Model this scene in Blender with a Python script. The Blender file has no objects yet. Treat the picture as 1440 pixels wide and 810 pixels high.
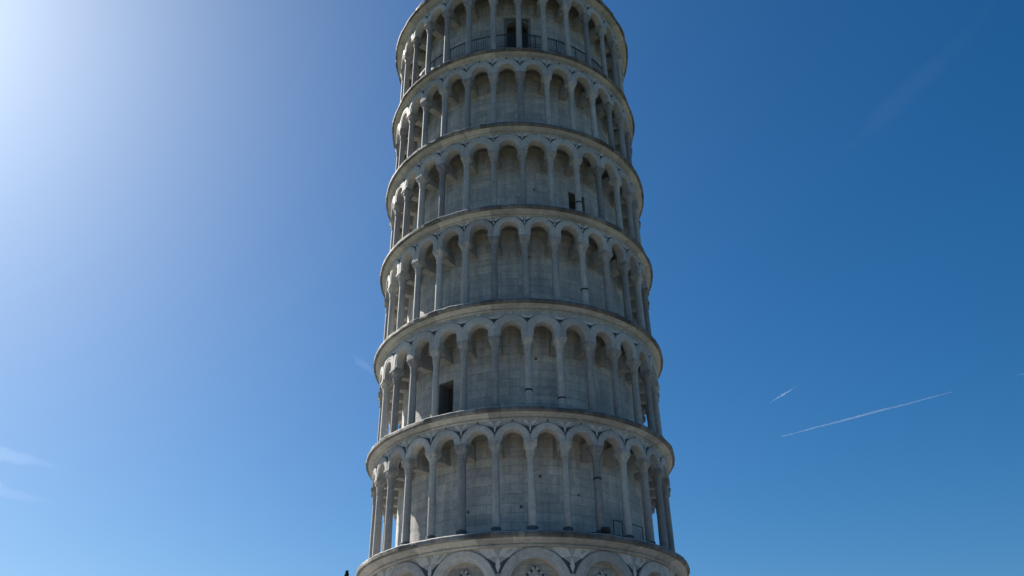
import bpy, bmesh, math, random
from math import sin, cos, pi, radians as RAD
from mathutils import Vector, Matrix, noise

random.seed(7)
S = bpy.context.scene
COL = S.collection

# ------------------------------------------------------------------ camera, sky, sun, exposure
EYE = 1.65
cam_d = bpy.data.cameras.new('camera')
cam = bpy.data.objects.new('camera', cam_d); COL.objects.link(cam)
cam.location = (-0.63, -43.0, EYE)
cam.rotation_euler = (RAD(90 + 28.59), 0, 0)
cam_d.sensor_width = 36.0
cam_d.lens = 36.0 * 1238.0 / 1440.0
cam_d.clip_start = 0.1
cam_d.clip_end = 200000.0
S.camera = cam

SUN_EL, SUN_AZ = 38.5, -49.5          # azimuth from +Y, negative = to the left of the view
sun_dir = Vector((sin(RAD(SUN_AZ)) * cos(RAD(SUN_EL)), cos(RAD(SUN_AZ)) * cos(RAD(SUN_EL)), sin(RAD(SUN_EL))))
W = bpy.data.worlds.new('World'); S.world = W; W.use_nodes = True
wn = W.node_tree.nodes; wl = W.node_tree.links
wn.clear()
wo = wn.new('ShaderNodeOutputWorld'); wb = wn.new('ShaderNodeBackground'); sk = wn.new('ShaderNodeTexSky')
sk.sky_type = 'NISHITA'; sk.sun_disc = False
sk.sun_elevation = RAD(SUN_EL); sk.sun_rotation = RAD(SUN_AZ)
sk.altitude = 0; sk.air_density = 0.9; sk.dust_density = 1.0; sk.ozone_density = 7.0
wb.inputs['Strength'].default_value = 0.061
gm = wn.new('ShaderNodeGamma'); gm.inputs['Gamma'].default_value = 0.9
hs = wn.new('ShaderNodeHueSaturation'); hs.inputs['Saturation'].default_value = 1.3     # a deep clear-day blue
wt = wn.new('ShaderNodeMix'); wt.data_type = 'RGBA'; wt.blend_type = 'MULTIPLY'; wt.inputs[0].default_value = 1.0
wt.inputs[7].default_value = (.91, 1.0, .975, 1)                                     # white balance of the daylight
wl.new(sk.outputs[0], gm.inputs[0]); wl.new(gm.outputs[0], hs.inputs['Color']); wl.new(hs.outputs[0], wt.inputs[6]); wl.new(wt.outputs[2], wb.inputs[0]); wl.new(wb.outputs[0], wo.inputs[0])

sd = bpy.data.lights.new('sun', 'SUN'); sd.energy = 5.0; sd.angle = RAD(0.5); sd.color = (1.0, 0.95, 0.87)
sun = bpy.data.objects.new('sun', sd); COL.objects.link(sun)
sun.rotation_euler = (-sun_dir).to_track_quat('-Z', 'Y').to_euler()
sun.location = (-40, 20, 60)

S.view_settings.view_transform = 'Standard'
S.view_settings.look = 'None'
S.view_settings.exposure = 1.0
S.view_settings.gamma = 1.0
S.view_settings.use_curve_mapping = False

# ------------------------------------------------------------------ materials
class NT:
    def __init__(s, name):
        s.m = bpy.data.materials.new(name); s.m.use_nodes = True
        s.n = s.m.node_tree.nodes; s.l = s.m.node_tree.links
        s.bsdf = s.n['Principled BSDF']; s.out = s.n['Material Output']
    def add(s, t, **kw):
        x = s.n.new(t)
        for k, v in kw.items(): setattr(x, k, v)
        return x
    def put(s, sock, v):
        if isinstance(v, bpy.types.NodeSocket): s.l.new(v, sock)
        else: sock.default_value = v
    def noise(s, vec, scale, detail=4, rough=.55):
        x = s.add('ShaderNodeTexNoise'); s.l.new(vec, x.inputs['Vector'])
        x.inputs['Scale'].default_value = scale; x.inputs['Detail'].default_value = detail; x.inputs['Roughness'].default_value = rough
        return x.outputs['Fac']
    def ramp(s, fac, a, b, ca=(0, 0, 0, 1), cb=(1, 1, 1, 1)):
        x = s.add('ShaderNodeValToRGB'); s.l.new(fac, x.inputs[0])
        e = x.color_ramp.elements; e[0].position = a; e[1].position = b; e[0].color = ca; e[1].color = cb
        return x.outputs[0]
    def mix(s, fac, a, b, mode='MIX'):
        x = s.add('ShaderNodeMix', data_type='RGBA', blend_type=mode)
        s.put(x.inputs[0], fac); s.put(x.inputs[6], a); s.put(x.inputs[7], b)
        return x.outputs[2]
    def mapping(s, vec, scale):
        x = s.add('ShaderNodeMapping'); s.l.new(vec, x.inputs[0]); x.inputs['Scale'].default_value = scale
        return x.outputs[0]

def c4(r, g=None, b=None): return (r, g if g is not None else r, b if b is not None else r, 1)

def stone(name, base, dark, courses=None, stain=.5, streak=.35, lichen=0.0, rnd=.22, warm=(1, .965, .91), bump=.55, bc=(.82, 1.12)):
    t = NT(name)
    tc = t.add('ShaderNodeTexCoord'); uv = tc.outputs['UV']; ob = tc.outputs['Object']
    geo = t.add('ShaderNodeNewGeometry'); pos = geo.outputs['Position']
    bs = tuple(base * w for w in warm) + (1,)
    dk = tuple(dark * w for w in (1, .98, .94)) + (1,)
    col = t.mix(t.ramp(t.noise(pos, .55, 6, .62), .36, .68), dk, bs)
    # fine mottling
    col = t.mix(.55, col, t.ramp(t.noise(pos, 5.5, 5, .65), .3, .72, c4(.62, .62, .63), c4(1.22, 1.2, 1.16)), 'MULTIPLY')
    bumpf = t.noise(pos, 9, 6, .7)
    if courses:
        br = t.add('ShaderNodeTexBrick'); t.l.new(uv, br.inputs['Vector'])
        br.inputs['Scale'].default_value = 1.0
        br.inputs['Brick Width'].default_value = courses[0]; br.inputs['Row Height'].default_value = courses[1]
        br.inputs['Mortar Size'].default_value = .012; br.inputs['Mortar Smooth'].default_value = .4; br.inputs['Bias'].default_value = 0
        br.inputs['Color1'].default_value = c4(bc[0], bc[0], bc[0] * 1.02); br.inputs['Color2'].default_value = c4(bc[1], bc[1] * .985, bc[1] * .95); br.inputs['Mortar'].default_value = c4(.62, .61, .6)
        col = t.mix(.9, col, br.outputs['Color'], 'MULTIPLY')
        # a few odd coloured courses
        rowv = t.mapping(uv, (.22, 2.6, 1))
        col = t.mix(.5, col, t.ramp(t.noise(rowv, 1.0, 3, .6), .34, .66, c4(.74, .76, .8), c4(1.16, 1.13, 1.08)), 'MULTIPLY')
        mul = t.add('ShaderNodeMath', operation='MULTIPLY_ADD'); t.l.new(br.outputs['Fac'], mul.inputs[0]); mul.inputs[1].default_value = -1.2; t.l.new(bumpf, mul.inputs[2])
        bumpf = mul.outputs[0]
    # rain streaks
    if streak:
        sv = t.mapping(pos, (3.2, 3.2, .22))
        col = t.mix(streak, col, t.ramp(t.noise(sv, 1.0, 5, .6), .38, .62, c4(.45, .45, .45), c4(1.08)), 'MULTIPLY')
    # dark crust patches
    if stain:
        f = t.ramp(t.noise(pos, 1.7, 8, .72), .56, .74)
        mm = t.add('ShaderNodeMath', operation='MULTIPLY'); t.l.new(f, mm.inputs[0]); mm.inputs[1].default_value = stain
        col = t.mix(mm.outputs[0], col, c4(.095, .09, .08))
    if lichen:
        f = t.ramp(t.noise(pos, 1.1, 7, .7), .5, .72)
        mm = t.add('ShaderNodeMath', operation='MULTIPLY'); t.l.new(f, mm.inputs[0]); mm.inputs[1].default_value = lichen
        col = t.mix(mm.outputs[0], col, c4(.20, .17, .11))
    if rnd:
        oi = t.add('ShaderNodeObjectInfo')
        col = t.mix(1.0, col, t.ramp(oi.outputs['Random'], 0, 1, c4(1 - rnd, 1 - rnd, 1 - rnd * .9), c4(1 + rnd * .7, 1 + rnd * .68, 1 + rnd * .6)), 'MULTIPLY')
    t.l.new(col, t.bsdf.inputs['Base Color'])
    t.bsdf.inputs['Roughness'].default_value = .78
    t.bsdf.inputs['Specular IOR Level'].default_value = .3
    b = t.add('ShaderNodeBump'); b.inputs['Strength'].default_value = bump; b.inputs['Distance'].default_value = .03
    t.l.new(bumpf, b.inputs['Height']); t.l.new(b.outputs[0], t.bsdf.inputs['Normal'])
    return t.m

def plain(name, col, rough=.6, metal=0.0, var=.25):
    t = NT(name)
    geo = t.add('ShaderNodeNewGeometry')
    c = t.mix(1.0, c4(*col), t.ramp(t.noise(geo.outputs['Position'], 3.0, 5, .65), .3, .7, c4(1 - var), c4(1 + var)), 'MULTIPLY')
    t.l.new(c, t.bsdf.inputs['Base Color'])
    t.bsdf.inputs['Roughness'].default_value = rough; t.bsdf.inputs['Metallic'].default_value = metal
    return t.m

M = {}
M['wall'] = stone('drum wall marble', .62, .50, courses=(1.05, .42), stain=.3, streak=.4, rnd=.06)
M['arcade'] = stone('arcade marble', .46, .36, courses=None, stain=.45, streak=.3, rnd=.06)
M['archivolt'] = stone('archivolt marble', .53, .42, stain=.3, streak=.15, rnd=.2)
M['column'] = stone('column marble', .47, .36, stain=.35, streak=.35, rnd=.36)
M['cornice'] = stone('cornice marble', .54, .42, courses=(1.5, 3.0), stain=.5, streak=.25, lichen=.2, rnd=.05, warm=(1, .99, .965), bc=(.70, 1.16))
M['recess_shade'] = stone('recess shade stone', .24, .17, stain=.4, streak=0, rnd=.05)  # recess shade put into the colour of gallery ceilings and doorway jambs
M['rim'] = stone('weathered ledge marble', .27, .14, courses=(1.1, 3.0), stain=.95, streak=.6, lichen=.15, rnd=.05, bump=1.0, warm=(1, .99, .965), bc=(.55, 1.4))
M['base'] = stone('base marble', .45, .34, courses=(1.3, .5), stain=.45, streak=.3, rnd=.05)
M['inlay_dark'] = stone('dark inlay stone', .09, .06, stain=.2, streak=0, rnd=0, warm=(.9, 1, 1.08))
M['inlay_pale'] = stone('pale inlay marble', .62, .52, stain=.15, streak=0, rnd=0)
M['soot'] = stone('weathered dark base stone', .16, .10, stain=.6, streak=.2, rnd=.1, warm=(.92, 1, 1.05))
M['lead'] = plain('lead sheet', (.07, .085, .10), .55, .0)
M['iron'] = plain('painted iron', (.025, .03, .035), .5, .0)
M['steel'] = plain('galvanised steel', (.20, .22, .23), .45, .6)
M['void'] = plain('painted doorway dark', (.05, .05, .05), .9)  # near-black painted in for the unlit inside behind the doorways
M['rubber'] = plain('black cable rubber', (.015, .015, .016), .6)

def lamp_glass():
    t = NT('lamp glass'); t.bsdf.inputs['Base Color'].default_value = c4(.25, .27, .28); t.bsdf.inputs['Roughness'].default_value = .08
    return t.m
M['glass'] = lamp_glass()

def grass_mat():
    t = NT('lawn grass'); geo = t.add('ShaderNodeNewGeometry'); p = geo.outputs['Position']
    c = t.mix(t.noise(p, .05, 5), c4(.055, .068, .03), c4(.10, .10, .05))
    c = t.mix(.6, c, t.ramp(t.noise(p, 7, 5, .7), .3, .7, c4(.55), c4(1.3)), 'MULTIPLY')
    t.l.new(c, t.bsdf.inputs['Base Color']); t.bsdf.inputs['Roughness'].default_value = .9
    return t.m
M['grass'] = grass_mat()
M['paving'] = stone('pale paving', .42, .34, courses=(1.2, .6), stain=.2, streak=0, rnd=0)
M['leaf'] = plain('conifer foliage', (.030, .055, .028), .8, 0, .5)
M['bark'] = plain('conifer bark', (.10, .07, .05), .9)

def smooth_all(me, ang=40):
    for p in me.polygons: p.use_smooth = True
    try: me.set_sharp_from_angle(angle=RAD(ang))
    except Exception: pass

# ------------------------------------------------------------------ mesh builder
class MB:
    def __init__(s): s.v = []; s.f = []; s.u = []; s.mi = []
    def vert(s, p): s.v.append(tuple(p)); return len(s.v) - 1
    def quad(s, pts, uvs=None, mi=0):
        ids = [s.vert(p) for p in pts]; s.f.append(ids); s.mi.append(mi)
        s.u.append(uvs or [(p[0] + p[1], p[2]) for p in pts])
    def box(s, x0, x1, y0, y1, z0, z1, mi=0, taper=0):
        a = taper
        P = [(x0 + a, y0 + a, z0), (x1 - a, y0 + a, z0), (x1 - a, y1 - a, z0), (x0 + a, y1 - a, z0), (x0, y0, z1), (x1, y0, z1), (x1, y1, z1), (x0, y1, z1)]
        for q in ((3, 2, 1, 0), (4, 5, 6, 7), (0, 1, 5, 4), (1, 2, 6, 5), (2, 3, 7, 6), (3, 0, 4, 7)):
            s.quad([P[i] for i in q], None, mi)
    def obox(s, c, ex, ey, ez, mi=0):
        c = Vector(c); ex, ey, ez = Vector(ex), Vector(ey), Vector(ez)
        P = [c + a * ex + b * ey + d * ez for d in (-1, 1) for (a, b) in ((-1, -1), (1, -1), (1, 1), (-1, 1))]
        for q in ((3, 2, 1, 0), (4, 5, 6, 7), (0, 1, 5, 4), (1, 2, 6, 5), (2, 3, 7, 6), (3, 0, 4, 7)):
            s.quad([P[i] for i in q], None, mi)
    def bar(s, a, b, r, n=6, mi=0):
        a, b = Vector(a), Vector(b); d = (b - a).normalized()
        u = d.orthogonal().normalized(); w = d.cross(u)
        for i in range(n):
            t0, t1 = 2 * pi * i / n, 2 * pi * (i + 1) / n
            o0 = (u * cos(t0) + w * sin(t0)) * r; o1 = (u * cos(t1) + w * sin(t1)) * r
            s.quad([a + o0, a + o1, b + o1, b + o0], None, mi)
        s.f.append([s.vert(a + (u * cos(2 * pi * i / n) + w * sin(2 * pi * i / n)) * r) for i in range(n)][::-1]); s.u.append([(0, 0)] * n); s.mi.append(mi)
        s.f.append([s.vert(b + (u * cos(2 * pi * i / n) + w * sin(2 * pi * i / n)) * r) for i in range(n)]); s.u.append([(0, 0)] * n); s.mi.append(mi)
    def lathe(s, prof, n=24, mod=None, mi=0, closed=False):
        """prof: (r, z) list from bottom to top on the outside; mod(r, z, ang, k) gives a radius"""
        rings = []
        for k, (r, z) in enumerate(prof):
            rings.append([s.vert(((mod(r, z, 2 * pi * i / n, k) if mod else r) * sin(2 * pi * i / n), -(mod(r, z, 2 * pi * i / n, k) if mod else r) * cos(2 * pi * i / n), z)) for i in range(n)])
        L = [0]
        for k in range(1, len(prof)): L.append(L[-1] + math.hypot(prof[k][0] - prof[k - 1][0], prof[k][1] - prof[k - 1][1]))
        rm = max(r for r, z in prof)
        for k in range(len(prof) - 1):
            for i in range(n):
                j = (i + 1) % n
                s.f.append([rings[k][i], rings[k][j], rings[k + 1][j], rings[k + 1][i]])
                s.u.append([(2 * pi * i / n * rm, L[k]), (2 * pi * (i + 1) / n * rm, L[k]), (2 * pi * (i + 1) / n * rm, L[k + 1]), (2 * pi * i / n * rm, L[k + 1])])
                s.mi.append(mi)
        if closed:
            for ring, flip in ((rings[0], True), (rings[-1], False)):
                s.f.append(ring[::-1] if flip else ring[:]); s.u.append([(0, 0)] * n); s.mi.append(mi)
    def build(s, name, mats, parent=None, smooth=0, weld=False):
        me = bpy.data.meshes.new(name); me.from_pydata(s.v, [], s.f)
        for m in (mats if isinstance(mats, (list, tuple)) else [mats]): me.materials.append(m)
        me.polygons.foreach_set('material_index', s.mi)
        uvl = me.uv_layers.new(name='UVMap'); flat = [c for f in s.u for uv in f for c in uv]
        uvl.data.foreach_set('uv', flat)
        if weld:
            bm = bmesh.new(); bm.from_mesh(me); bmesh.ops.remove_doubles(bm, verts=bm.verts, dist=1e-4); bm.to_mesh(me); bm.free()
        if smooth: smooth_all(me, smooth)
        me.update()
        o = bpy.data.objects.new(name, me); COL.objects.link(o)
        if parent: o.parent = parent
        return o

def empty(name, loc=(0, 0, 0), parent=None):
    o = bpy.data.objects.new(name, None); COL.objects.link(o); o.location = loc; o.empty_display_size = .3
    if parent: o.parent = parent
    return o
def tag(o, label, cat, group=None, kind=None):
    o['label'] = label; o['category'] = cat
    if group: o['group'] = group
    if kind: o['kind'] = kind
    return o
def pol(R, a, z): return (R * sin(a), -R * cos(a), z)     # a = 0 faces the viewer

# ------------------------------------------------------------------ setting: ground
g = MB(); n = 96
rad = [0, 12, 30, 60, 150, 500, 2000, 9000, 40000]
for k in range(len(rad) - 1):
    for i in range(n):
        a0, a1 = 2 * pi * i / n, 2 * pi * (i + 1) / n
        if rad[k] == 0:
            g.f.append([g.vert((0, 0, 0)), g.vert(pol(rad[1], a0, 0)), g.vert(pol(rad[1], a1, 0))]); g.u.append([(0, 0)] * 3); g.mi.append(0)
        else: g.quad([pol(rad[k], a0, 0), pol(rad[k + 1], a0, 0), pol(rad[k + 1], a1, 0), pol(rad[k], a1, 0)])
lawn = g.build('lawn', M['grass']); lawn['kind'] = 'structure'
g = MB()
for i in range(n):
    a0, a1 = 2 * pi * i / n, 2 * pi * (i + 1) / n
    g.quad([pol(8.6, a0, .02), pol(27, a0, .02), pol(27, a1, .02), pol(8.6, a1, .02)])
pv = g.build('paving', M['paving']); pv['kind'] = 'structure'
g = MB(); g.box(-5, 5, -90, -27.5, .006, .012)
pv2 = g.build('path', M['paving']); pv2['kind'] = 'structure'

# ------------------------------------------------------------------ the tower
H0 = 7.97 + EYE           # top rim of the ground storey cornice
ST = 5.451                # storey height
RIM = [7.84, 7.76, 7.74, 7.74, 7.74, 7.69, 7.80]
PHI = RAD(2.7)
NB = 30
R_WALL, R_COL, R_IN, R_OUT = 6.1, 7.13, 6.92, 7.33
Z_CAP, Z_ABA, Z_ARC, Z_TOP = 3.43, 3.93, 4.10, ST - .45

lean, lat = .05, -.0153
ax = Vector((sin(lat), sin(lean), 1)).normalized()
e1 = (Vector((1, 0, 0)) - ax * ax.x).normalized(); e2 = ax.cross(e1)
rot = Matrix((e1, e2, ax)).transposed().to_4x4()
tower = empty('leaning_tower')
org = -EYE * ax; org.z = 0
tower.matrix_world = Matrix.Translation(Vector((org.x, org.y, 0))) @ rot
tag(tower, 'tall round leaning tower of grey white marble ringed by six arcaded column galleries', 'tower')

def ring_noise(seed, nblk, amp):
    r = random.Random(seed); return [r.uniform(-amp, amp) for _ in range(nblk)]

def cornice(rim, seed, parent, z, deep):
    nblk = 64; off = ring_noise(seed, nblk, .012); zof = ring_noise(seed + 50, nblk, .012)
    n = nblk * 6
    d = deep
    #          radius, z, is-rim
    prof = [(R_WALL - .02, -.46 * d, 0), (R_OUT - .43, -.46 * d, 0), (R_OUT + .04, -.46 * d, 0), (R_OUT + .07, -.44 * d, 0), (R_OUT + .07, -.40 * d, 0), (R_OUT + .02, -.395 * d, 0),
            (R_OUT + .03, -.36 * d, 0), (R_OUT + .07, -.345 * d, 0), (R_OUT + .12, -.305 * d, 0), (rim - .17, -.26 * d, 0), (rim - .13, -.225 * d, .1), (rim - .13, -.205 * d, .1), (rim - .09, -.20 * d, .3), (rim - .03, -.19 * d, .7), (rim - .005, -.17 * d, .8), (rim, -.03, 1),
            (rim - .025, .005, 1), (rim - .09, .035, .8), (rim - .2, .06, .5), (7.42, .07, 0), (R_WALL - .02, .075, 0)]
    m = MB()
    rings = []
    for k, (r, zz, w) in enumerate(prof):
        ring = []
        for i in range(n):
            b = i // 6; e = (i % 6) in (0,)
            a = 2 * pi * i / n
            dr = w * (off[b] - (.010 if e else 0)); dz = w * zof[b]
            q = noise.noise(Vector((sin(a) * 22, cos(a) * 22, seed * 3.1 + zz * 6)))
            q2 = noise.noise(Vector((sin(a) * 5, cos(a) * 5, seed * 1.7)))
            dr += w * (.018 * q) - (w * max(0, q2 - .2) * .16)
            dz += w * .012 * q * (1 if zz > -.1 else 0)
            ring.append(m.vert(pol(r + dr, a, zz + dz)))
        rings.append(ring)
    L = [0]
    for k in range(1, len(prof)): L.append(L[-1] + math.hypot(prof[k][0] - prof[k - 1][0], prof[k][1] - prof[k - 1][1]))
    for k in range(len(prof) - 1):
        for i in range(n):
            j = (i + 1) % n
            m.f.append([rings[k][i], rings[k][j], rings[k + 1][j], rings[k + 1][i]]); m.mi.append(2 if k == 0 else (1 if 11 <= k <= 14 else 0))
            u0, u1 = 2 * pi * i / n * rim, 2 * pi * (i + 1) / n * rim
            m.u.append([(u0, L[k]), (u1, L[k]), (u1, L[k + 1]), (u0, L[k + 1])])
    o = m.build('cornice', [M['cornice'], M['rim'], M['recess_shade']], parent, smooth=35); o.location.z = z
    return o

def drum_wall(parent, R, h, doors, mat, z0=0.0, nh=0, seed=0):
    """doors: (angle, width, z bottom, z top): left open in the wall"""
    angs = {round(2 * pi * i / 120, 5) for i in range(120)}; zs = {z0, h}
    ivs = []
    holes = []
    rh = random.Random(int(h * 100) + len(doors) + seed)
    for q in range(nh):
        a = rh.uniform(-1.5, 1.5); zq = rh.uniform(1.2, 3.6)
        if all(abs(a - d[0]) > .3 for d in doors): holes.append((a, .12, zq, zq + .13))
    for (a, w, b, t) in list(doors) + holes:
        hw = w / 2 / R; lo, hi = (a - hw) % (2 * pi), (a + hw) % (2 * pi)
        ivs.append((lo, hi, b, t)); angs |= {round(lo, 5), round(hi, 5)}; zs |= {b, t}
    k = 1.0
    while k < h: zs.add(k); k += 1.0
    A = sorted(angs); Z = sorted(z for z in zs if z0 <= z <= h)
    m = MB()
    for i in range(len(A)):
        a0 = A[i]; a1 = A[i + 1] if i + 1 < len(A) else A[0] + 2 * pi
        am = ((a0 + a1) / 2) % (2 * pi)
        for k in range(len(Z) - 1):
            zm = (Z[k] + Z[k + 1]) / 2
            hit = False
            for lo, hi, b, t in ivs:
                ins = (lo < am < hi) if lo < hi else (am > lo or am < hi)
                if ins and b < zm < t: hit = True
            if hit: continue
            m.quad([pol(R, a0, Z[k]), pol(R, a1, Z[k]), pol(R, a1, Z[k + 1]), pol(R, a0, Z[k + 1])],
                   [(a0 * R, Z[k]), (a1 * R, Z[k]), (a1 * R, Z[k + 1]), (a0 * R, Z[k + 1])])
    for a, w, b, t in holes:                               # little scaffold holes sunk into the stone
        x = w / 2 / R; D = R - .3
        m.quad([pol(D, a - x, b), pol(D, a + x, b), pol(D, a + x, t), pol(D, a - x, t)])
        m.quad([pol(R, a - x, b), pol(D, a - x, b), pol(D, a - x, t), pol(R, a - x, t)]); m.quad([pol(D, a + x, b), pol(R, a + x, b), pol(R, a + x, t), pol(D, a + x, t)])
        m.quad([pol(D, a - x, t), pol(D, a + x, t), pol(R, a + x, t), pol(R, a - x, t)]); m.quad([pol(R, a - x, b), pol(R, a + x, b), pol(D, a + x, b), pol(D, a - x, b)])
    return m.build('drum_wall', mat, parent, smooth=30, weld=True)

def doorway(parent, a, w, b, t, R, arched=False, depth=.7):
    hw = w / 2
    m = MB()   # local frame: x across, y inwards (+), z up; placed at the wall face
    def jamb(x0, x1): m.box(x0, x1, -.02, depth, b, t)
    m.quad([(-hw, -.015, b), (-hw, -.015, t), (-hw, depth, t), (-hw, depth, b)])
    m.quad([(hw, -.015, b), (hw, depth, b), (hw, depth, t), (hw, -.015, t)])
    m.quad([(-hw, -.015, t), (hw, -.015, t), (hw, depth, t), (-hw, depth, t)])
    m.quad([(-hw, -.015, b), (-hw, depth, b), (hw, depth, b), (hw, -.015, b)])
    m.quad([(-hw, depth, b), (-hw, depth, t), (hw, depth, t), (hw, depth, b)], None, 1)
    if arched:
        N = 14
        for i in range(N):
            t0, t1 = pi * i / N, pi * (i + 1) / N
            zc = t - hw
            p = lambda q: (-hw * cos(q) * .97, .06, zc + hw * sin(q) * .97)
            a0, a1 = p(t0), p(t1)
            m.quad([a0, a1, (a1[0], .06, t + .001), (a0[0], .06, t + .001)][::-1])
            m.quad([a0, (a0[0], .4, a0[2]), (a1[0], .4, a1[2]), a1])
    # flat stone surround, a little proud of the wall
    f = .16
    if arched: m.box(-hw - f, -hw, -.02, .04, b, t + f); m.box(hw, hw + f, -.02, .04, b, t + f); m.box(-hw + .001, hw - .001, -.019, .04, t, t + f)
    o = m.build('doorway', [M['recess_shade'], M['void']], parent)
    o.rotation_euler = (0, 0, a); o.location = pol(R, a, 0)
    return o

def arcade(parent, ro, ri, nb, r, zc, zt, zb, zs_low, inlay, phi0):
    """ring wall pierced by nb round arches; inlaid spandrels. centre of bay k at phi0 + (k+.5) * step"""
    m = MB(); step = 2 * pi / nb; hb = ro * step / 2; N = 18
    def P(R, a, s, z): return pol(R, a + s / ro, z)
    for k in range(nb):
        a = phi0 + (k + .5) * step
        arc = [(-r * cos(pi * i / N), zc + r * sin(pi * i / N)) for i in range(N + 1)]
        arc = [(-r, zs_low)] + arc + [(r, zs_low)]
        for R, flip in ((ro, False), (ri, True)):
            for (s0, z0), (s1, z1) in zip(arc[1:-1], arc[2:-1]):
                q = [(s0, z0), (s1, z1), (s1, zt), (s0, zt)]
                if flip: q = q[::-1]
                m.quad([P(R, a, *x) for x in q], [(x[0] + k * 2 * hb, x[1]) for x in q])
            for s0, s1 in ((-hb, -r), (r, hb)):
                for z0, z1 in ((zs_low, zc), (zc, zt)):
                    q = [(s0, z0), (s1, z0), (s1, z1), (s0, z1)]
                    if flip: q = q[::-1]
                    m.quad([P(R, a, *x) for x in q], [(x[0] + k * 2 * hb, x[1]) for x in q])
        for (s0, z0), (s1, z1) in zip(arc, arc[1:]):       # soffit
            m.quad([P(ro, a, s0, z0), P(ri, a, s0, z0), P(ri, a, s1, z1), P(ro, a, s1, z1)][::-1], [(s0, 0), (s0, .4), (s1, .4), (s1, 0)])
        for s0, s1 in ((-hb, -r), (r, hb)):                # underside over the capital
            m.quad([P(ro, a, s0, zs_low), P(ri, a, s0, zs_low), P(ri, a, s1, zs_low), P(ro, a, s1, zs_low)])
    inlay(m, P, hb, phi0, step, nb)
    return m.build('arcade_wall', [M['arcade'], M['inlay_dark'], M['inlay_pale']], parent, smooth=25, weld=False)

def gal_inlay(style, re, zc, zt, ro):
    def fn(m, P, hb, phi0, step, nb):
        for k in range(nb):
            a = phi0 + k * step           # over a column
            top = zt - .02
            def arcs(z):                  # half width of the spandrel at height z, kept outside the mouldings
                d = re * re - (z - zc) ** 2
                return hb - (math.sqrt(d) if d > 0 else 0) - .0
            lo = zc + .26
            while arcs(lo) < .02 and lo < top: lo += .02
            N = 8; zz = [lo + (top - lo) * i / N for i in range(N + 1)]
            for i in range(N):
                w0, w1 = arcs(zz[i]), arcs(zz[i + 1])
                q = [(-w0, zz[i]), (w0, zz[i]), (w1, zz[i + 1]), (-w1, zz[i + 1])]
                m.quad([P(ro + .004, a, *x) for x in q], None, 1)
            W = arcs(top); h = top - lo
            R2 = ro + .008
            if style == 'triangle':
                z1, z2 = lo + h * .36, top - .02
                N2 = 6; z3 = [z1 + (z2 - z1) * i / N2 for i in range(N2 + 1)]
                for i in range(N2):
                    w0, w1 = [max(arcs(q) - (.055 if q < zc + re else -.003), .004) for q in (z3[i], z3[i + 1])]
                    q = [(-w0, z3[i]), (w0, z3[i]), (w1, z3[i + 1]), (-w1, z3[i + 1])]
                    m.quad([P(R2, a, *x) for x in q], None, 2)
            else:
                for sgn in (-1, 1):
                    q = [(sgn * .035, top - .20), (sgn * .10, top - .235), (sgn * min(W - .07, .34), top - .03), (sgn * .17, top - .03)]
                    if sgn < 0: q = q[::-1]
                    m.quad([P(R2, a, *x) for x in q], None, 2)
                q = [(0, lo + h * .10), (.045, top - .34), (0, top - .22), (-.045, top - .34)]
                m.quad([P(R2, a, *x) for x in q], None, 2)
    return fn

def archivolt_mesh(ro, r, re, zc, hb, lo, proud=.055, steps=True):
    m = MB(); N = 22
    th = [pi * i / N for i in range(N + 1)]
    def ring(rad):
        out = [(-min(rad, hb - .003), lo)]
        for t in th:
            s = -rad * cos(t); z = zc + rad * sin(t)
            if abs(s) > hb - .003: s = math.copysign(hb - .003, s); z = max(z, lo + .001)
            out.append((s, z))
        out.append((min(rad, hb - .003), lo)); return out
    def P(R, s, z): return pol(R, s / ro, z)
    rm = r + (re - r) * .30
    bands = [(r - .012, ro - .30, 0), (r - .012, ro + proud * .55, 0), (rm - .02, ro + proud * .62, 0), (rm, ro + proud, 0), (re - .05, ro + proud, 0), (re - .015, ro + proud * .8, 0), (re, ro - .002, 0)]
    rg = [[(R, s, z) for (s, z) in ring(rad)] for (rad, R, _) in bands]
    for A, B in zip(rg, rg[1:]):
        for i in range(len(A) - 1):
            m.quad([P(*A[i]), P(*A[i + 1]), P(*B[i + 1]), P(*B[i])][::-1], [(A[i][1], A[i][2]), (A[i + 1][1], A[i + 1][2]), (B[i + 1][1], B[i + 1][2]), (B[i][1], B[i][2])])
    return m

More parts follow.
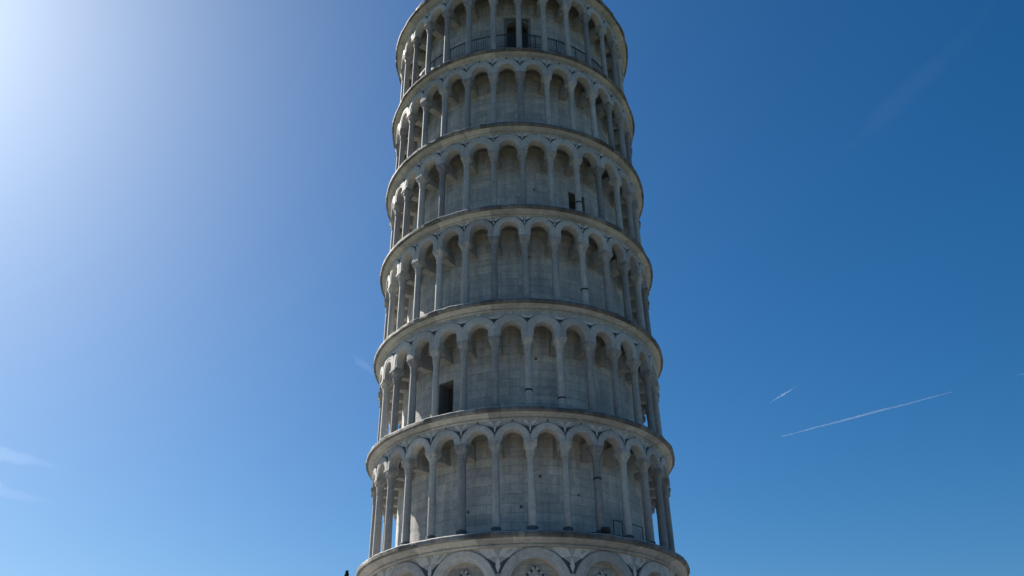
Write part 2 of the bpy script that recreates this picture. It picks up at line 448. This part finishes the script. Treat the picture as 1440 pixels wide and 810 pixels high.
def column_mesh(variant, band=None, ext=0.0):
    """origin on the column axis at floor level, outward = -y"""
    m = MB(); r0, r1 = .180, .152
    zcap, zaba, zarc = Z_CAP + ext, Z_ABA + ext, Z_ARC + ext
    m.box(-.245, .245, -.245, .245, .02, .15, 1)
    m.lathe([(.235, .15), (.25, .18), (.25, .21), (.22, .24), (.205, .26), (.21, .285), (.225, .30), (.215, .33), (r0, .35)], 20, mi=1)
    sh = []
    for i in range(9):
        t = i / 8; sh.append((r0 + (r1 - r0) * (t ** 1.35), .35 + (zcap - .40) * t))
    if variant == 2: sh = [(r * .93, z) for r, z in sh]
    if variant == 3: sh = [(r * 1.05, z) for r, z in sh]
    m.lathe(sh, 20, lambda r, z, a, k: r * (1 + .012 * noise.noise(Vector((cos(a), sin(a), z + variant * 9)))))
    zt = sh[-1][1]
    m.lathe([(r1, zt - .01), (r1 + .035, zt + .005), (r1 + .035, zt + .035), (r1, zt + .05)], 20)
    hc = zaba - zt - .05
    cp = []
    for i in range(13):
        t = i / 12
        base = .158 + .02 * t + .125 * t ** 2.4
        cp.append((base, zt + .05 + hc * t))
    def mod(r, z, a, k):
        t = k / 12
        leaf = .032 * abs(sin(a * 4 + (pi / 2 if t > .5 else 0))) * (sin(min(1, (t % .5) * 2) * pi) ** .7)
        sq = 1 + .20 * (t ** 3) * (-cos(4 * a))
        if variant in (1, 3): leaf *= .45
        return (r + leaf) * sq
    m.lathe(cp, 32, mod)
    if variant in (0, 2):                                  # corner scrolls
        for sx in (-1, 1):
            for sy in (-1, 1):
                m.obox((sx * .205, sy * .205, zaba - .075), (.045 * sx, .045 * sy, .02), (-.03 * sy, .03 * sx, 0), (0, 0, .055))
    else:
        for sx, sy in ((1, 0), (-1, 0), (0, 1), (0, -1)):
            m.obox((sx * .215, sy * .215, zaba - .12), (.045, 0, .0), (0, .045, 0), (0, 0, .06))
    m.box(-.265, .265, -.27, .27, zaba, zaba + .06, taper=.02)
    m.box(-.275, .275, -.28, .28, zaba + .06, zarc - .004)
    if band:
        for zb in band: m.lathe([(r0 + .001, zb - .045), (r0 + .016, zb - .035), (r0 + .016, zb + .035), (r0 + .001, zb + .045)], 20, mi=2)
    return m

col_meshes = {}
def column_obj(ext, variant, band, base_mat, parent, a):
    k = (variant, tuple(band or ()), base_mat, ext)
    if k not in col_meshes:
        o = column_mesh(variant, band, ext).build('column', [M['column'], M[base_mat], M['iron']], None, smooth=38)
        col_meshes[k] = o.data
    else:
        o = bpy.data.objects.new('column', col_meshes[k]); COL.objects.link(o)
    o.parent = parent
    o.location = pol(R_COL, a, 0); o.rotation_euler = (0, 0, a)
    return o

BANDS = {1: {2: [2.58]}, 2: {0: [.99], 1: [.66]}, 3: {2: [1.18]}, 4: {2: [.99]}}
DOORS = {2: (RAD(-35), .84, .03, 2.45, False), 4: (RAD(32), 1.02, .03, 2.45, False), 6: (RAD(2.6), 1.27, .03, 4.0, True)}
STEP = 2 * pi / NB
HB = R_OUT * STEP / 2
ZC = Z_ARC + .04
RA, RE = .485, .785

#      top of capitals, arch centre, moulding radius, storey height, cornice depth factor
LEVEL = {1: (4.04, 4.06, .785, ST, 1.0), 2: (3.68, 3.93, .88, ST, 1.0), 3: (3.83, 4.18, .785, ST, 1.0), 4: (3.87, 4.01, .88, ST, 1.0),
         5: (3.99, 4.17, .82, ST + .12, .85), 6: (4.80, 4.95, .80, ST + .92, 1.0)}
zg = H0
for gi in range(1, 7):
    arch_data = None
    CT, ZC, RE, SH, DP = LEVEL[gi]
    gal = empty('gallery', (0, 0, zg), tower)
    zg += SH
    EX = round(CT - Z_ARC, 3)
    ZT = SH - .46 * DP + .01
    doors = []
    if gi in DOORS:
        a, w, b, t, arch = DOORS[gi]
        doors = [(a, w, b, t)]
        doorway(gal, a, w, b, t, R_WALL, arch)
    drum_wall(gal, R_WALL, SH - .46 * DP + .02, doors, M['wall'], nh=4, seed=gi * 7)
    style = 'triangle' if gi == 2 else 'leaf'
    arcade(gal, R_OUT, R_IN, NB, RA, ZC, ZT + .02, 0, CT, gal_inlay(style, RE, ZC, ZT, R_OUT), PHI)
    rr = random.Random(gi * 11)
    for k in range(NB):
        a = PHI + k * STEP; kk = k if k < 15 else k - 30
        band = BANDS.get(gi, {}).get(kk)
        v = rr.choice((0, 0, 1, 2, 3, 1))
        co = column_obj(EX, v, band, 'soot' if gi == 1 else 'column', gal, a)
        q = rr.uniform(.92, 1.07); co.scale = (q, q, 1)
        # archivolt over the bay
        if arch_data is None:
            o = archivolt_mesh(R_OUT, RA, RE, ZC, HB, CT).build('archivolt', M['archivolt'], gal, smooth=30)
            arch_data = o.data
        else:
            o = bpy.data.objects.new('archivolt', arch_data); COL.objects.link(o); o.parent = gal
        o.rotation_euler = (0, 0, a + STEP / 2)
        # stone beam from the capital to the drum
    beam = None
    for k in range(NB):
        a = PHI + k * STEP
        if beam is None:
            m = MB()
            y0, y1 = -(R_IN - .06), -(R_WALL - .05)
            m.box(-.19, .19, y0 - .03, y1, 3.72, 4.06)
            m.box(-.15, .15, y0 + .06, y1, 4.062, 4.5)
            beam = m.build('stone_beam', M['arcade'], gal); bd = beam.data
        else:
            beam = bpy.data.objects.new('stone_beam', bd); COL.objects.link(beam); beam.parent = gal
        beam.rotation_euler = (0, 0, a); beam.location.z = EX
    cornice(RIM[gi], gi, gal, SH, DP)
    if gi == 6:                                            # safety railing behind the columns
        m = MB(); R = 6.70; n = 96
        for zz, r in ((2.12, .03), (2.02, .012), (1.15, .02)):
            for i in range(n):
                m.bar(pol(R, 2 * pi * i / n, zz), pol(R, 2 * pi * (i + 1) / n, zz), r, 5)
        for i in range(n):
            a = 2 * pi * i / n
            if i % 3 == 0: m.bar(pol(R, a, .03), pol(R, a, 2.14), .028, 5)
            for j in range(4): m.bar(pol(R, a + j * 2 * pi / n / 4, 1.15), pol(R, a + j * 2 * pi / n / 4, 2.12), .015, 4)
        m.build('railing', M['iron'], gal)
        m = MB(); R = 7.3; n = 90                          # railing on the top rim
        for zz, r in ((1.1, .028), (.75, .018), (.4, .018)):
            for i in range(n):
                m.bar(pol(R, 2 * pi * i / n, SH + zz), pol(R, 2 * pi * (i + 1) / n, SH + zz), r, 5)
        for i in range(n): m.bar(pol(R, 2 * pi * i / n, SH), pol(R, 2 * pi * i / n, SH + 1.12), .022, 5)
        m.build('rim_railing', M['steel'], gal)
    if gi == 1:
        m = MB(); n = 180                                   # lead strip under the column bases
        m.lathe([(7.50, .06), (7.51, .115), (7.45, .125), (7.42, .06)], n)
        m.build('lead_strip', M['lead'], gal, smooth=40)
        m = MB()
        for a0, a1 in ((33, 37), (41, 48)):
            p = [pol(7.0, RAD(a0), .05), pol(7.0, RAD(a1), .05), pol(7.0, RAD(a1), .95), pol(7.0, RAD(a0), .95)]
            for i in range(4): m.bar(p[i], p[(i + 1) % 4], .022, 6)
        m.build('handrail', M['iron'], gal)

# top deck so the crown of the tower is closed
m = MB(); n = 60
for i in range(n):
    a0, a1 = 2 * pi * i / n, 2 * pi * (i + 1) / n
    m.f.append([m.vert((0, 0, H0 + 6 * ST + .99)), m.vert(pol(R_WALL - .03, a0, H0 + 6 * ST + .99)), m.vert(pol(R_WALL - .03, a1, H0 + 6 * ST + .99))]); m.u.append([(0, 0)] * 3); m.mi.append(0)
m.build('top_deck', M['cornice'], tower)

# ---- ground storey with blind arches
base = empty('ground_storey', (0, 0, 0), tower)
BN = 15; BST = 2 * pi / BN; RB = 7.22; HBB = RB * BST / 2
BPH = PHI + RAD(.6) - BST / 2
bzt = H0 - .46; brr = 1.06; bre = 1.47; bzc = bzt - .04 - bre
m = MB()
m.lathe([(7.9, -.3), (7.9, .35), (7.75, .45), (7.7, .8), (7.45, .95), (6.9, 1.0)], 90)
m.build('plinth', M['base'], base, smooth=30)
drum_wall(base, 6.9, bzt, [], M['base'], .9)
def base_inlay(m, P, hb, phi0, step, nb):
    top = bzt - .012
    for k in range(nb):
        a = phi0 + k * step
        def w(z):
            d = (bre + .004) ** 2 - (z - bzc) ** 2
            return hb - (math.sqrt(d) if d > 0 else 0)
        lo = bzc + .45
        while w(lo) < .02: lo += .02
        N = 16; zz = [lo + (top - lo) * i / N for i in range(N + 1)]
        for i in range(N):
            w0, w1 = w(zz[i]), w(zz[i + 1]); q = [(-w0, zz[i]), (w0, zz[i]), (w1, zz[i + 1]), (-w1, zz[i + 1])]
            m.quad([P(RB + .004, a, *x) for x in q], None, 1)
        R2 = RB + .008
        for sg in (-1, 1):
            zA, zB = top - .03, top - .40
            q = [(sg * .03, zB + .04), (sg * min(w(zB) - .08, .46), zB - .02), (sg * min(w(zA) - .10, .84), zA), (sg * .20, zA)]
            if sg < 0: q = q[::-1]
            m.f.append([m.vert(P(R2, a, *x)) for x in q]); m.u.append(q); m.mi.append(2)
        q = [(0, lo + .03), (.10, top - .75), (.03, top - .43), (-.03, top - .43), (-.10, top - .75)]
        m.f.append([m.vert(P(R2, a, *x)) for x in q]); m.u.append(q); m.mi.append(2)
arcade(base, RB, 6.85, BN, brr, bzc, bzt + .01, 0, bzc - .5, base_inlay, BPH)
bm_ = None
for k in range(BN):
    a = BPH + (k + .5) * BST
    if bm_ is None:
        o = archivolt_mesh(RB, brr, bre, bzc, HBB, bzc - .5, .07).build('archivolt', M['archivolt'], base, smooth=30); bm_ = o.data
        l = MB()                                            # stepped diamond coffer in the head of the blind arch
        for s0, s1, y0, y1, mi in ((.86, .70, 0, .03, 1), (.72, .52, .03, .10, 0), (.52, .40, .10, -.06, 0), (.40, .22, -.06, -.10, 1), (.22, .0, -.10, -.04, 0)):
            for q in range(4):
                c0, c1 = pi / 2 * q, pi / 2 * (q + 1)
                l.quad([(s0 * cos(c0), -y0 - .01, s0 * sin(c0)), (s0 * cos(c1), -y0 - .01, s0 * sin(c1)), (s1 * cos(c1), -y1 - .01, s1 * sin(c1)), (s1 * cos(c0), -y1 - .01, s1 * sin(c0))], None, mi)
        for q in range(4):                                  # little teeth along the upper edges
            for j in range(5):
                t = (j + .5) / 5; c0, c1 = pi / 2 * q, pi / 2 * (q + 1)
                x = .80 * (cos(c0) * (1 - t) + cos(c1) * t); z = .80 * (sin(c0) * (1 - t) + sin(c1) * t)
                l.obox((x, -.06, z), (.05, 0, 0), (0, .04, 0), (0, 0, .05), 0)
        oz = l.build('lozenge', [M['archivolt'], M['inlay_dark']], base); ld = oz.data
        h = MB()
        h.lathe([(.42, .9), (.42, 1.1), (.36, 1.2), (.33, 1.3), (.29, bzc - 1.3), (.33, bzc - 1.25), (.31, bzc - 1.2), (.36, bzc - .9), (.46, bzc - .65)], 24)
        h.box(-.5, .5, -.5, .4, bzc - .65, bzc - .5)
        hc_ = h.build('half_column', M['column'], base, smooth=38); hd = hc_.data
    else:
        o = bpy.data.objects.new('archivolt', bm_); COL.objects.link(o); o.parent = base
        oz = bpy.data.objects.new('lozenge', ld); COL.objects.link(oz); oz.parent = base
        hc_ = bpy.data.objects.new('half_column', hd); COL.objects.link(hc_); hc_.parent = base
    o.rotation_euler = (0, 0, a)
    oz.rotation_euler = (0, 0, a); oz.location = pol(6.90, a, bzc - .05)
    hc_.rotation_euler = (0, 0, a - BST / 2); hc_.location = pol(7.05, a - BST / 2, 0)
cornice(RIM[0], 20, base, H0, 1.06)

# ------------------------------------------------------------------ things resting on the ledge of the ground storey
TM = tower.matrix_world.copy()
def floodlight(a, R, yaw, pitch, label):
    t = empty('floodlight'); t.matrix_world = Matrix.Translation(TM @ Vector(pol(R, a, H0 + .06))) @ Matrix.Rotation(a + yaw, 4, 'Z')
    tag(t, label, 'floodlight')
    m = MB(); m.box(-.19, .19, -.06, .06, 0, .03)
    for s in (-1, 1): m.box(s * .19 - .012, s * .19 + .012, -.03, .03, 0, .24)
    m.build('bracket', M['iron'], t)
    h = MB(); h.box(-.165, .165, -.10, .06, -.11, .11); h.box(-.12, .12, .06, .13, -.08, .08)
    for i in range(5): h.box(-.12 + i * .055, -.10 + i * .055, .13, .16, -.08, .08)
    ho = h.build('housing', M['iron'], t); ho.location = (0, 0, .20); ho.rotation_euler = (pitch, 0, 0)
    gl = MB(); gl.quad([(-.145, -.103, -.09), (.145, -.103, -.09), (.145, -.103, .09), (-.145, -.103, .09)])
    go = gl.build('lens', M['glass'], ho)
floodlight(RAD(26.5), 7.52, RAD(160), RAD(-35), 'black floodlight on the lowest ledge, right of the middle columns')
m = MB(); pts = []
for i in range(80):
    a = RAD(21 + 52 * i / 79); pts.append(pol(7.58 + .05 * noise.noise(Vector((i * .23, 0, 3))), a, H0 + .075 + .03 * max(0, noise.noise(Vector((i * .3, 5, 0))))))
for p, q in zip(pts, pts[1:]): m.bar(p, q, .028, 6)
cb = m.build('power_cable', M['rubber']); cb.matrix_world = TM
tag(cb, 'loose black cable lying along the right side of the lowest ledge', 'cable')

# ------------------------------------------------------------------ conifer behind the tower
def conifer(loc, h, label):
    t = empty('conifer_tree', loc); tag(t, label, 'tree')
    k = MB(); k.lathe([(.45, 0), (.34, 1), (.26, h * .4), (.05, h * .93)], 12); k.build('trunk', M['bark'], t, smooth=60)
    r = random.Random(5); m = MB()
    for i in range(9000):
        z = 1.5 + (h - 1.5) * (1 - (1 - r.random()) ** .55) if False else 1.5 + (h - 1.5) * r.random() ** .8
        rr = (1 - (z - 1.5) / (h - 1.5)) ** .8 * 2.6 + .06
        a = r.uniform(0, 2 * pi); q = rr * r.uniform(.45, 1.05) * (1 + .25 * noise.noise(Vector((cos(a) * 2, sin(a) * 2, z * .6))))
        c = Vector((q * cos(a), q * sin(a), z)); L = r.uniform(.18, .5) * (.5 + .5 * min(1, rr))
        d = Vector((cos(a) * .7, sin(a) * .7, r.uniform(.2, 1.1))).normalized(); s = d.orthogonal(); s.rotate(Matrix.Rotation(r.uniform(0, 6.28), 3, d))
        m.quad([c - s * L * .25, c + d * L * .5 - s * .02, c + d * L, c + s * L * .25])
    m.build('crown', M['leaf'], t)
conifer((-24.23, 87.0, 0), 26.35, 'dark tip of a tall conifer beside the lower left edge of the tower')

# ------------------------------------------------------------------ contrails and thin cloud wisps high in the sky
def vol_mat(name, dens, col=(1, 1, 1), aniso=.5, noisy=None):
    m = bpy.data.materials.new(name); m.use_nodes = True; n = m.node_tree.nodes; l = m.node_tree.links; n.clear()
    o = n.new('ShaderNodeOutputMaterial'); v = n.new('ShaderNodeVolumePrincipled')
    v.inputs['Color'].default_value = (*col, 1); v.inputs['Density'].default_value = dens; v.inputs['Anisotropy'].default_value = aniso
    l.new(v.outputs[0], o.inputs['Volume'])
    return m
def trail(a, b, r0, r1, r2, name, label, dens, seed):
    a, b = Vector(a), Vector(b); mid = (a + b) / 2; d = (b - a); L = d.length; d.normalize()
    u = d.orthogonal().normalized(); w = d.cross(u); m = MB(); n = 60; k = 12; rings = []
    for i in range(n + 1):
        t = i / n; r = (r0 + (r1 - r0) * t * 2) if t < .5 else (r1 + (r2 - r1) * (t - .5) * 2)
        r *= 1 + .35 * noise.noise(Vector((t * 14, seed, 0)))
        off = u * (r1 * .35 * noise.noise(Vector((t * 6, seed, 4)))) + w * (r1 * .35 * noise.noise(Vector((t * 6, seed, 9))))
        rings.append([m.vert((d * (t - .5) * L) + off + (u * cos(2 * pi * j / k) + w * sin(2 * pi * j / k)) * max(r, .5)) for j in range(k)])
    for i in range(n):
        for j in range(k):
            m.f.append([rings[i][j], rings[i][(j + 1) % k], rings[i + 1][(j + 1) % k], rings[i + 1][j]]); m.u.append([(0, 0)] * 4); m.mi.append(0)
    m.f.append(rings[0][::-1]); m.u.append([(0, 0)] * k); m.mi.append(0); m.f.append(rings[-1]); m.u.append([(0, 0)] * k); m.mi.append(0)
    o = m.build(name, vol_mat('trail vapour', dens), None); o.location = mid
    tag(o, label, 'contrail', 'white aircraft trails in the sky to the right')
trail((8319, 26084, 9002), (12019, 22386, 9002), 16, 30, 15, 'contrail', 'longest white aircraft trail, slanting across the lower right sky', .003, 1)
trail((7645, 24474, 9502), (8083, 23202, 9502), 8, 28, 5, 'contrail', 'short white aircraft trail above the end of the long one', .003, 2)
trail((13900, 22420, 9502), (14700, 21800, 9502), 8, 40, 40, 'contrail', 'faint scrap of aircraft trail at the right edge of the photo', .002, 3)

def wisp(a, b, wd, th, label, dens, seed):
    a, b = Vector(a), Vector(b); mid = (a + b) / 2; d = b - a; L = d.length; d.normalize()
    up = Vector((0, 0, 1)); side = up.cross(d).normalized(); m = MB()
    n, k = 40, 16; rings = []
    for i in range(n + 1):
        t = i / n; e = max(math.sin(pi * t ** .7) ** 1.5, .004)
        off = side * wd * .5 * noise.noise(Vector((t * 4, seed, 0)))
        sz = e * (1 + .5 * noise.noise(Vector((t * 9, seed, 5))))
        rings.append([m.vert(d * (t - .5) * L + off + (side * cos(2 * pi * j / k) * wd * (1 + .3 * noise.noise(Vector((t * 7, j, seed)))) + up * sin(2 * pi * j / k) * th) * sz) for j in range(k)])
    for i in range(n):
        for j in range(k):
            m.f.append([rings[i][j], rings[i][(j + 1) % k], rings[i + 1][(j + 1) % k], rings[i + 1][j]]); m.u.append([(0, 0)] * 4); m.mi.append(0)
    m.f.append(rings[0][::-1]); m.u.append([(0, 0)] * k); m.mi.append(0); m.f.append(rings[-1]); m.u.append([(0, 0)] * k); m.mi.append(0)
    o = m.build('cloud_wisp', vol_mat('cloud vapour', dens), None); o.location = mid
    tag(o, label, 'cloud', 'thin cloud wisps in the blue sky')
wisp((-16200, 23300, 8002), (-13300, 26400, 8002), 520, 190, 'brighter thin cloud streak at the left edge of the sky', .00004, 3)
wisp((-18200, 26900, 8002), (-15300, 30700, 8002), 560, 190, 'fainter low cloud streak at the left edge, under the brighter one', .000022, 4)
wisp((-3600, 17600, 8002), (-2900, 19500, 8002), 110, 60, 'tiny faint cloud wisp against the left side of the tower', .00008, 6)
wisp((4900, 10600, 8002), (5950, 7050, 8002), 190, 120, 'barely visible broad cirrus streak in the deep blue upper right sky', .00002, 8)
